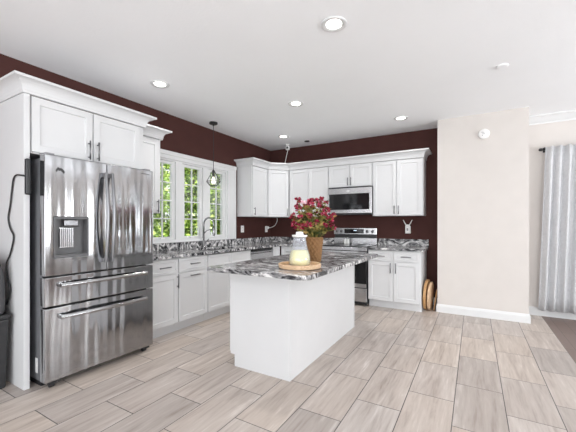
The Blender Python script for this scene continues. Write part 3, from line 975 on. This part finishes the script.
# salt shakers on the back of the cooktop
for k, x in enumerate((-1.932, -1.882)):
    q = empty('salt_shaker' if k == 0 else 'pepper_shaker', (x, 5.295, 0.9153), 0,
              'left one of two small white shakers at the back of the cooktop' if k == 0 else 'right one of two small white shakers at the back of the cooktop', 'shaker', 'shakers on the cooktop')
    MB().lathe([(0.022, 0), (0.024, 0.01), (0.020, 0.08), (0.018, 0.085)], (0, 0, 0), 16).build('jar', 'plastic', q, smooth=True)
    MB().lathe([(0.019, 0.0855), (0.019, 0.10), (0.012, 0.112), (0, 0.115)], (0, 0, 0), 16).build('cap', 'steel', q, smooth=True)

# ------------------------------------------------------------------ wooden tray, jug and flowers on the island
tx, ty = -1.215, 2.275
o = MB().lathe([(0.0, 0.0), (0.155, 0.0), (0.168, 0.006), (0.172, 0.034), (0.166, 0.038), (0.158, 0.034), (0.154, 0.012), (0.0, 0.012)], (0, 0, 0), 48).build('round_tray', 'lightwood', None, smooth=False)
o.location = (tx, ty, CT + 0.0004)
tag(o, 'round light wood tray under the glass jug on the island', 'tray')
jg = empty('glass_jug', (tx - 0.025, ty + 0.045, CT + 0.0128), 0, 'clear glass jug of pale lemonade standing on the wood tray', 'jug')
jp = [(0.078, 0.0), (0.088, 0.012), (0.089, 0.05), (0.084, 0.085), (0.068, 0.135), (0.056, 0.18), (0.052, 0.22), (0.054, 0.235)]
inner = [(r - 0.004, max(z, 0.006)) for r, z in jp][::-1]
MB().lathe(jp + inner, (0, 0, 0), 36).build('jar', 'jugglass', jg, smooth=True)
lq = [(0.0, 0.0065), (0.0735, 0.0065), (0.0835, 0.014), (0.0845, 0.05), (0.0795, 0.085), (0.067, 0.124), (0.0, 0.124)]
MB().lathe(lq, (0, 0, 0), 36).build('lemonade', 'lemon', jg, smooth=True)
MB().lathe([(0.060, 0.2355), (0.063, 0.240), (0.063, 0.250), (0.032, 0.252), (0.030, 0.272), (0.026, 0.276), (0.0, 0.277)], (0, 0, 0), 28).build('lid', 'plastic', jg)

bx, by = -1.30, 2.725
pot = empty('flower_basket', (bx, by, CT + 0.0004), 0, 'wicker basket of crimson flowers standing on the island behind the jug', 'flowers')
pf = [(0.0, 0.0)] + [(0.056 + 0.022 * (k / 26) ** 0.9, 0.215 * k / 26) for k in range(27)] + [(0.083, 0.222), (0.081, 0.230), (0.073, 0.228), (0.070, 0.20), (0.0, 0.198)]
MB().lathe(pf, (0, 0, 0), 56, mod=lambda j, t: 0.009 * math.sin(12 * t + PI * (j // 3 % 2)) if 0 < j < 28 else 0).build('basket', 'wicker', pot, smooth=True)
MB().lathe([(0.0, 0.199), (0.068, 0.199), (0.05, 0.212), (0.0, 0.214)], (0, 0, 0), 20).build('soil', 'soil', pot)
rnd = random.Random(11)
heads = []
stm = MB()
lf = MB()


def leaf(mb, p, d, ln, wd, up=None):
    d = Vector(d).normalized()
    u = Vector((rnd.uniform(-1, 1), rnd.uniform(-1, 1), rnd.uniform(-.2, 1)))
    s_ = d.cross(u).normalized()
    nn = s_.cross(d)
    p = Vector(p)
    mb.add([p, p + d * ln * .35 + s_ * wd * .5 - nn * ln * .05, p + d * ln * .75 + s_ * wd * .38 - nn * ln * .08, p + d * ln - nn * ln * .15,
            p + d * ln * .75 - s_ * wd * .38 - nn * ln * .08, p + d * ln * .35 - s_ * wd * .5 - nn * ln * .05, p + d * ln * .5 + nn * ln * .05],
           [(0, 1, 6), (1, 2, 6), (2, 3, 6), (3, 4, 6), (4, 5, 6), (5, 0, 6)])


tries = 0
while len(heads) < 50 and tries < 4000:
    tries += 1
    t = rnd.uniform(0, 2 * PI)
    el = rnd.uniform(-0.15, 1.0)
    rad = rnd.uniform(0.7, 1.0)
    h = Vector((math.cos(t) * 0.215 * rad * math.cos(el * 1.05) - 0.02, math.sin(t) * 0.215 * rad * math.cos(el * 1.05) - 0.01, 0.35 + 0.235 * math.sin(el * PI / 2) * rad))
    if any((h - q).length < 0.055 for q in heads):
        continue
    heads.append(h)
for h in heads + [Vector((rnd.uniform(-.13, .13), rnd.uniform(-.13, .13), rnd.uniform(.3, .46))) for _ in range(25)]:
    b0 = Vector((h.x * .2, h.y * .2, 0.205))
    mid = b0.lerp(h, .5) + Vector((0, 0, .03))
    stm.tube([b0, mid, h], 0.0022, 5)
    for _ in range(9):
        q = rnd.uniform(.3, 1.0)
        p = b0.lerp(mid, q * 2) if q < .5 else mid.lerp(h, q * 2 - 1)
        leaf(lf, p, (rnd.uniform(-1, 1), rnd.uniform(-1, 1), rnd.uniform(-.4, .9)), rnd.uniform(.03, .055), rnd.uniform(.018, .032))
stm.build('stems', 'plantleaf', pot)
lf.build('foliage', 'plantleaf', pot, recalc=False)


def bloom_mesh(seed, mat):
    rr = random.Random(seed)
    mb = MB()
    for k in range(16):
        t = rr.uniform(0, 2 * PI); e = rr.uniform(-.3, 1.2)
        d = Vector((math.cos(t) * math.cos(e), math.sin(t) * math.cos(e), math.sin(e)))
        s_ = d.cross(Vector((rr.uniform(-1, 1), rr.uniform(-1, 1), .6))).normalized()
        nn = s_.cross(d)
        p = d * 0.006
        l, w = rr.uniform(.020, .030), rr.uniform(.018, .026)
        mb.add([p, p + d * l * .5 + s_ * w * .5, p + d * l + s_ * w * .3 + nn * .004, p + d * l - s_ * w * .3 + nn * .004, p + d * l * .5 - s_ * w * .5, p + d * l * .55 - nn * .004],
               [(0, 1, 5), (1, 2, 5), (2, 3, 5), (3, 4, 5), (4, 0, 5)])
    return mb.build('flower', mat, pot, recalc=False)


kinds = [bloom_mesh(1, 'petal'), bloom_mesh(2, 'petal'), bloom_mesh(3, 'petal'), bloom_mesh(4, 'petalpink')]
kinds[3]['label'] = 'pale pink flower'
for i, h in enumerate(heads):
    k = 3 if i in (5, 19, 33) else i % 3
    if i < 3: o = kinds[i]
    elif i == 5: o = kinds[3]
    else:
        o = kinds[k].copy(); COL.objects.link(o); o.parent = pot
    o.location = h
    o.rotation_euler = (rnd.uniform(-.5, .5), rnd.uniform(-.5, .5), rnd.uniform(0, 6.28))
    sc_ = rnd.uniform(.85, 1.25)
    o.scale = (sc_, sc_, sc_)

# ------------------------------------------------------------------ boards standing in the gap at the right
def board(name, label, c, rad, th, rz, lean, mat):
    o = MB().lathe([(rad - .004, -th / 2), (rad, -th / 2 + .004), (rad, th / 2 - .004), (rad - .004, th / 2)], (0, 0, 0), 40, 'x').build(name, mat)
    o.location = c
    o.rotation_euler = (0, lean, rz)
    return tag(o, label, 'cutting board', 'boards beside the right base cabinet')
board('cutting_board', 'large round tan wooden board on edge, against the side of the white base cabinet', (-0.602, 5.10, 0.2215), 0.220, 0.034, -0.06, 0.035, 'tanwood')
board('cutting_board', 'round light wooden board on edge, second from the white base cabinet side', (-0.553, 5.10, 0.2065), 0.205, 0.028, -0.06, 0.05, 'lightwood')
o = MB().box(-0.006, 0.006, -0.11, 0.11, 0.0, 0.30).build('cutting_board', 'tanwood', None, 0.003)
o.location = (-0.507, 5.18, 0.001); o.rotation_euler = (0, 0.13, 0.0)
tag(o, 'thin narrow board leaning against the end of the beige wall', 'cutting board', 'boards beside the right base cabinet')

# ------------------------------------------------------------------ ceiling and wall fittings
first = None
lamps = [(-0.901, 2.227, 18, 'round recessed ceiling light nearest the camera, above the island front'),
         (-2.883, 2.252, 10, 'round recessed ceiling light above the refrigerator side'),
         (-1.900, 3.460, 50, 'round recessed ceiling light in mid ceiling above the island back'),
         (-2.800, 4.658, 9, 'round recessed ceiling light in the corner next to the security camera'),
         (-0.887, 4.674, 9, 'round recessed ceiling light above the right-hand wall cabinet')]
for x, y, watt, lb in lamps:
    if first is None:
        r = empty('recessed_light', (x, y, H), 0)
        MB().lathe([(0.095, -0.0003), (0.095, -0.006), (0.088, -0.010), (0.070, -0.008), (0.058, -0.0003)], (0, 0, 0), 32).build('trim_ring', 'trim', r, smooth=True)
        MB().lathe([(0.057, -0.0003), (0.057, -0.0035), (0.0, -0.004)], (0, 0, 0), 32).build('lens', 'lens', r)
        sl = bpy.data.lights.new('downlight', 'SPOT')
        sl.energy = watt
        sl.spot_size = math.radians(165)
        sl.spot_blend = 1.0
        sl.shadow_soft_size = 0.065
        sl.color = (1.0, 0.98, 0.95)
        so = bpy.data.objects.new('downlight', sl)
        COL.objects.link(so)
        so.parent = r
        so.location = (0, 0, -0.02)
        first = r
    else:
        r = copy_tree(first)
        r.location = (x, y, H)
        for ch in r.children:
            if ch.type == 'LIGHT':
                ch.data = ch.data.copy()
                ch.data.energy = watt
    tag(r, lb, 'ceiling light', 'recessed ceiling lights')

pn = empty('pendant_light', (-3.30, 3.50, H), 0, 'black wire-cage pendant light hanging before the window above the sink', 'pendant light')
MB().lathe([(0.06, -0.0003), (0.06, -0.022), (0.052, -0.028), (0.012, -0.030), (0.010, -0.05)], (0, 0, 0), 24).build('canopy', 'black', pn)
MB().tube([(0, 0, -0.045), (0, 0, -0.70)], 0.004, 8).build('rod', 'black', pn)
MB().lathe([(0.008, -0.69), (0.017, -0.71), (0.018, -0.785), (0.013, -0.795)], (0, 0, 0), 16).build('socket', 'black', pn)
MB().lathe([(0.012, -0.7955), (0.016, -0.815), (0.029, -0.855), (0.028, -0.88), (0.018, -0.90), (0, -0.905)], (0, 0, 0), 20).build('bulb', 'bulb', pn, smooth=True)
cg = MB()
top = Vector((0, 0, -0.685))
ring = [Vector((0.11 * math.cos(2 * PI * k / 6 + .3), 0.11 * math.sin(2 * PI * k / 6 + .3), -0.865)) for k in range(6)]
low = [Vector((0.055 * math.cos(2 * PI * k / 6 + .3), 0.055 * math.sin(2 * PI * k / 6 + .3), -0.925)) for k in range(6)]
for k in range(6):
    cg.tube([top, ring[k]], 0.0038, 6); cg.tube([ring[k], ring[(k + 1) % 6]], 0.0038, 6)
    cg.tube([ring[k], low[k]], 0.0038, 6); cg.tube([low[k], low[(k + 1) % 6]], 0.0038, 6)
cg.build('cage_shade', 'black', pn)

sc_ = empty('security_camera', (-3.015, 5.165, H), 0, 'small white security camera mounted on the ceiling in the corner', 'camera')
MB().lathe([(0.035, -0.0003), (0.035, -0.012), (0.012, -0.016), (0.012, -0.03)], (0, 0, 0), 20).build('mount', 'plastic', sc_)
bdm = MB().box(-0.030, 0.030, -0.030, 0.030, -0.105, -0.0305)
o = bdm.build('body', 'plastic', sc_, 0.012, seg=3)
MB().lathe([(0.019, -0.0303), (0.019, -0.036), (0.012, -0.038), (0, -0.038)], (0.012, 0, -0.07), 18, 'y').build('lens', 'gloss', o)
o = MB().tube(smoothpts([(-3.015, 5.172, H - 0.106), (-3.06, 5.195, H - 0.22), (-3.105, 5.218, H - 0.34), (-3.155, 5.243, 2.2545)], 4), 0.006, 8).build('camera_cord', 'plastic', None, smooth=True)
tag(o, 'white cord running from the ceiling camera down to the corner cabinet top', 'cord')
o = MB().lathe([(0.045, -0.0003), (0.045, -0.010), (0.030, -0.014), (0, -0.014)], (0, 0, 0), 24).build('ceiling_speaker', 'black')
o.location = (-2.588, 5.123, H)
tag(o, 'small round black ceiling fixture near the back wall', 'ceiling fixture')
o = MB().lathe([(0.050, -0.0003), (0.050, -0.008), (0.040, -0.012), (0.020, -0.013), (0, -0.013)], (0, 0, 0), 28).build('smoke_detector', 'ceiling', smooth=False)
o.location = (0.226, 3.614, H)
tag(o, 'small round white detector on the ceiling at right', 'smoke detector')
sd = empty('wall_alarm', (0.113, 5.04, 2.462), 0, 'round white alarm high on the beige wall', 'alarm')
MB().lathe([(0.066, -0.0003), (0.068, -0.02), (0.060, -0.036), (0.045, -0.040), (0, -0.041)], (0, 0, 0), 32, 'y').build('body', 'plastic', sd)
g_ = MB()
for k in range(4):
    g_.box(-0.035 + .006 * k, -0.005 + .006 * k, -0.0435, -0.0413, 0.022 - .009 * k, 0.025 - .009 * k)
g_.build('grille', 'midgrey', sd)
MB().lathe([(0.006, -0.0413), (0.005, -0.044), (0, -0.044)], (-0.018, 0, -0.02), 12, 'y').build('button', 'midgrey', sd)


def outlet(loc, rz, label):
    r = empty('wall_outlet', loc, rz, label, 'outlet')
    B(-0.042, 0.042, -0.006, -0.0003, -0.06, 0.06).build('cover_plate', 'plastic', r, 0.002)
    for z in (-0.024, 0.024):
        s = MB().box(-0.016, 0.016, -0.0085, -0.0062, z - 0.014, z + 0.014).build('socket', 'paper', r)
        h_ = MB()
        for x in (-0.006, 0.006):
            h_.box(x - .0014, x + .0014, -0.0091, -0.0086, z - 0.002, z + 0.008)
        h_.build('slot', 'black', s)
    return r
outlet((XW, 4.515, 1.168), R90, 'white wall outlet nearer the window on the brown wall')
outlet((XW, 5.275, 1.155), R90, 'white wall outlet in the corner with a white plug in it')
q = empty('power_plug', (XW + 0.0092, 5.275, 1.185), R90, 'white plug with a cord rising to the corner cabinet', 'plug')
B(-0.022, 0.022, -0.042, -0.0003, -0.026, 0.026).build('body', 'plastic', q, 0.005)
MB().tube(smoothpts([(0.0, -0.042, 0.0), (0.02, -0.10, 0.005), (0.03, -0.18, 0.05), (0.02, -0.235, 0.14), (0.0, -0.24, 0.199)]), 0.005, 8).build('cord', 'plastic', q, smooth=True)
outlet((-0.925, YB, 1.165), 0, 'white wall outlet behind the plug-in with two antennas')
q = empty('signal_repeater', (-0.925, YB - 0.0093, 1.19), 0, 'white plug-in box with two raised antennas on the brown wall right of the range', 'repeater')
B(-0.034, 0.034, -0.034, -0.0003, -0.075, 0.06).build('body', 'plastic', q, 0.008, seg=3)
B(-0.012, 0.012, -0.0355, -0.0342, -0.04, 0.0).build('panel', 'midgrey', q)
for s in (-1, 1):
    MB().tube([(s * 0.028, -0.018, 0.058), (s * 0.045, -0.018, 0.085), (s * 0.068, -0.018, 0.132)], [0.008, 0.008, 0.006], 8).build('antenna', 'plastic', q)

# ------------------------------------------------------------------ curtain and rod on the dining side
rod = empty('curtain_rod', (0.80, YR - 0.075, 2.262), 0, 'black curtain rod above the pale grey curtain', 'curtain rod')
MB().tube([(0.0, 0, 0), (2.75, 0, 0)], 0.010, 10).build('rod', 'black', rod, smooth=True)
for x in (-0.0, 2.75):
    s = -1 if x == 0 else 1
    MB().tube([(x, 0, 0), (x + s * .01, 0, 0), (x + s * .03, 0, 0), (x + s * .045, 0, 0)], [0.012, 0.021, 0.021, 0.014], 12).build('finial', 'black', rod)
for x in (0.022, 2.71):
    bk = MB().box(x - .008, x + .008, 0.0, 0.0745, -0.006, 0.006)
    bk.box(x - .012, x + .012, 0.069, 0.0745, -0.03, 0.035)
    bk.box(x - .008, x + .008, -0.008, 0.008, 0.008, 0.026)
    bk.build('bracket', 'black', rod)


def curtain(x0, x1, top, bot, label, ph):
    vs, fs = [], []
    nx, nz = 130, 12
    for j in range(nz + 1):
        t = j / nz
        for i in range(nx + 1):
            u = i / nx
            wid = (x1 - x0) * (1 + .05 * t)
            x = x0 - 0.075 * t + wid * u
            amp = 0.026 + 0.010 * t
            y = amp * math.sin(u * 2 * PI * 6.0 + ph + .9 * math.sin(5 * u)) + 0.005 * math.sin(u * 2 * PI * 13 + 2 * t)
            if t < 0.02:
                y *= .55
            z = top + (bot - top) * t + 0.008 * math.cos(u * 2 * PI * 7 + ph)
            vs.append((x, y, z))
    for j in range(nz):
        for i in range(nx):
            a = j * (nx + 1) + i
            fs.append((a, a + 1, a + nx + 2, a + nx + 1))
    o = MB().add(vs, fs).build('curtain', 'curtain', None, smooth=True, solid=0.004)
    o.location = (0, YR - 0.118, 0)
    return tag(o, label, 'curtain')
curtain(0.825, 1.40, 2.285, 0.10, 'long pale grey pleated curtain hanging from the black rod at the right edge', 0.6)


# ------------------------------------------------------------------ trees outside the window
def tree(x, y, rx, ry, h, nleaf, seed, label, name='garden_tree', cat='tree', group='trees outside the kitchen window', ncl=90):
    rr = random.Random(seed)
    t = empty(name, (x, y, -0.4), 0, label, cat, group)
    tr = MB().tube([(0, 0, 0), (0.03, 0.02, h * .3), (-0.02, 0.03, h * .6), (0.01, 0, h * .85)], [0.09, 0.07, 0.05, 0.02], 8)
    for k in range(7):
        a = k * 2.4
        tr.tube([(0, 0, h * (.2 + .08 * k)), (math.cos(a) * rx * .6, math.sin(a) * ry * .6, h * (.3 + .08 * k)), (math.cos(a) * rx * .75, math.sin(a) * ry * .75, h * (.34 + .085 * k))], [0.03, 0.02, 0.008], 6)
    tr.build('trunk', 'bark', t)
    mb = MB()
    clumps = [(Vector((rr.uniform(-1, 1) * rx, rr.uniform(-1, 1) * ry, rr.uniform(.06, .93) * h)), rr.uniform(.20, .33)) for _ in range(ncl)]
    for i in range(nleaf):
        c, cr = clumps[i % len(clumps)]
        d = Vector((rr.gauss(0, 1), rr.gauss(0, 1), rr.gauss(0, 1))).normalized()
        p = c + d * cr * rr.uniform(.5, 1.0)
        ax = (d + Vector((rr.uniform(-.8, .8), rr.uniform(-.8, .8), rr.uniform(-1, .4)))).normalized()
        s_ = ax.cross(Vector((rr.uniform(-1, 1), rr.uniform(-1, 1), rr.uniform(-1, 1)))).normalized()
        nn = s_.cross(ax)
        l, w = rr.uniform(.09, .15), rr.uniform(.06, .095)
        mb.add([p, p + ax * l * .5 + s_ * w * .5, p + ax * l - nn * l * .1, p + ax * l * .5 - s_ * w * .5, p + ax * l * .5 + nn * .012],
               [(0, 1, 4), (1, 2, 4), (2, 3, 4), (3, 0, 4)])
    mb.build('foliage', 'leafout', t, recalc=False)
for k, (x, y, rad, h, n, lb) in enumerate([(-7.2, 5.22, 0.30, 4.2, 4600, 'leafy green tree seen through the left kitchen window'),
                                           (-7.2, 6.78, 0.30, 4.2, 4600, 'leafy green tree seen through the middle kitchen window'),
                                           (-7.2, 8.34, 0.30, 4.2, 4600, 'leafy green tree seen through the right kitchen window'),
                                           (-9.4, 5.9, 0.62, 5.2, 5200, 'taller green tree standing further back behind the left window tree'),
                                           (-9.4, 8.2, 0.62, 5.2, 5200, 'taller green tree standing further back behind the middle window tree'),
                                           (-9.4, 10.5, 0.62, 5.2, 5200, 'taller green tree standing further back behind the right window tree')]):
    tree(x, y, rad, rad, h, n, 20 + k, lb)
tree(-11.6, 9.2, 0.30, 4.6, 4.9, 15000, 40, 'long tall green hedge behind all the trees outside the kitchen windows', 'garden_hedge', 'hedge', None, 420)
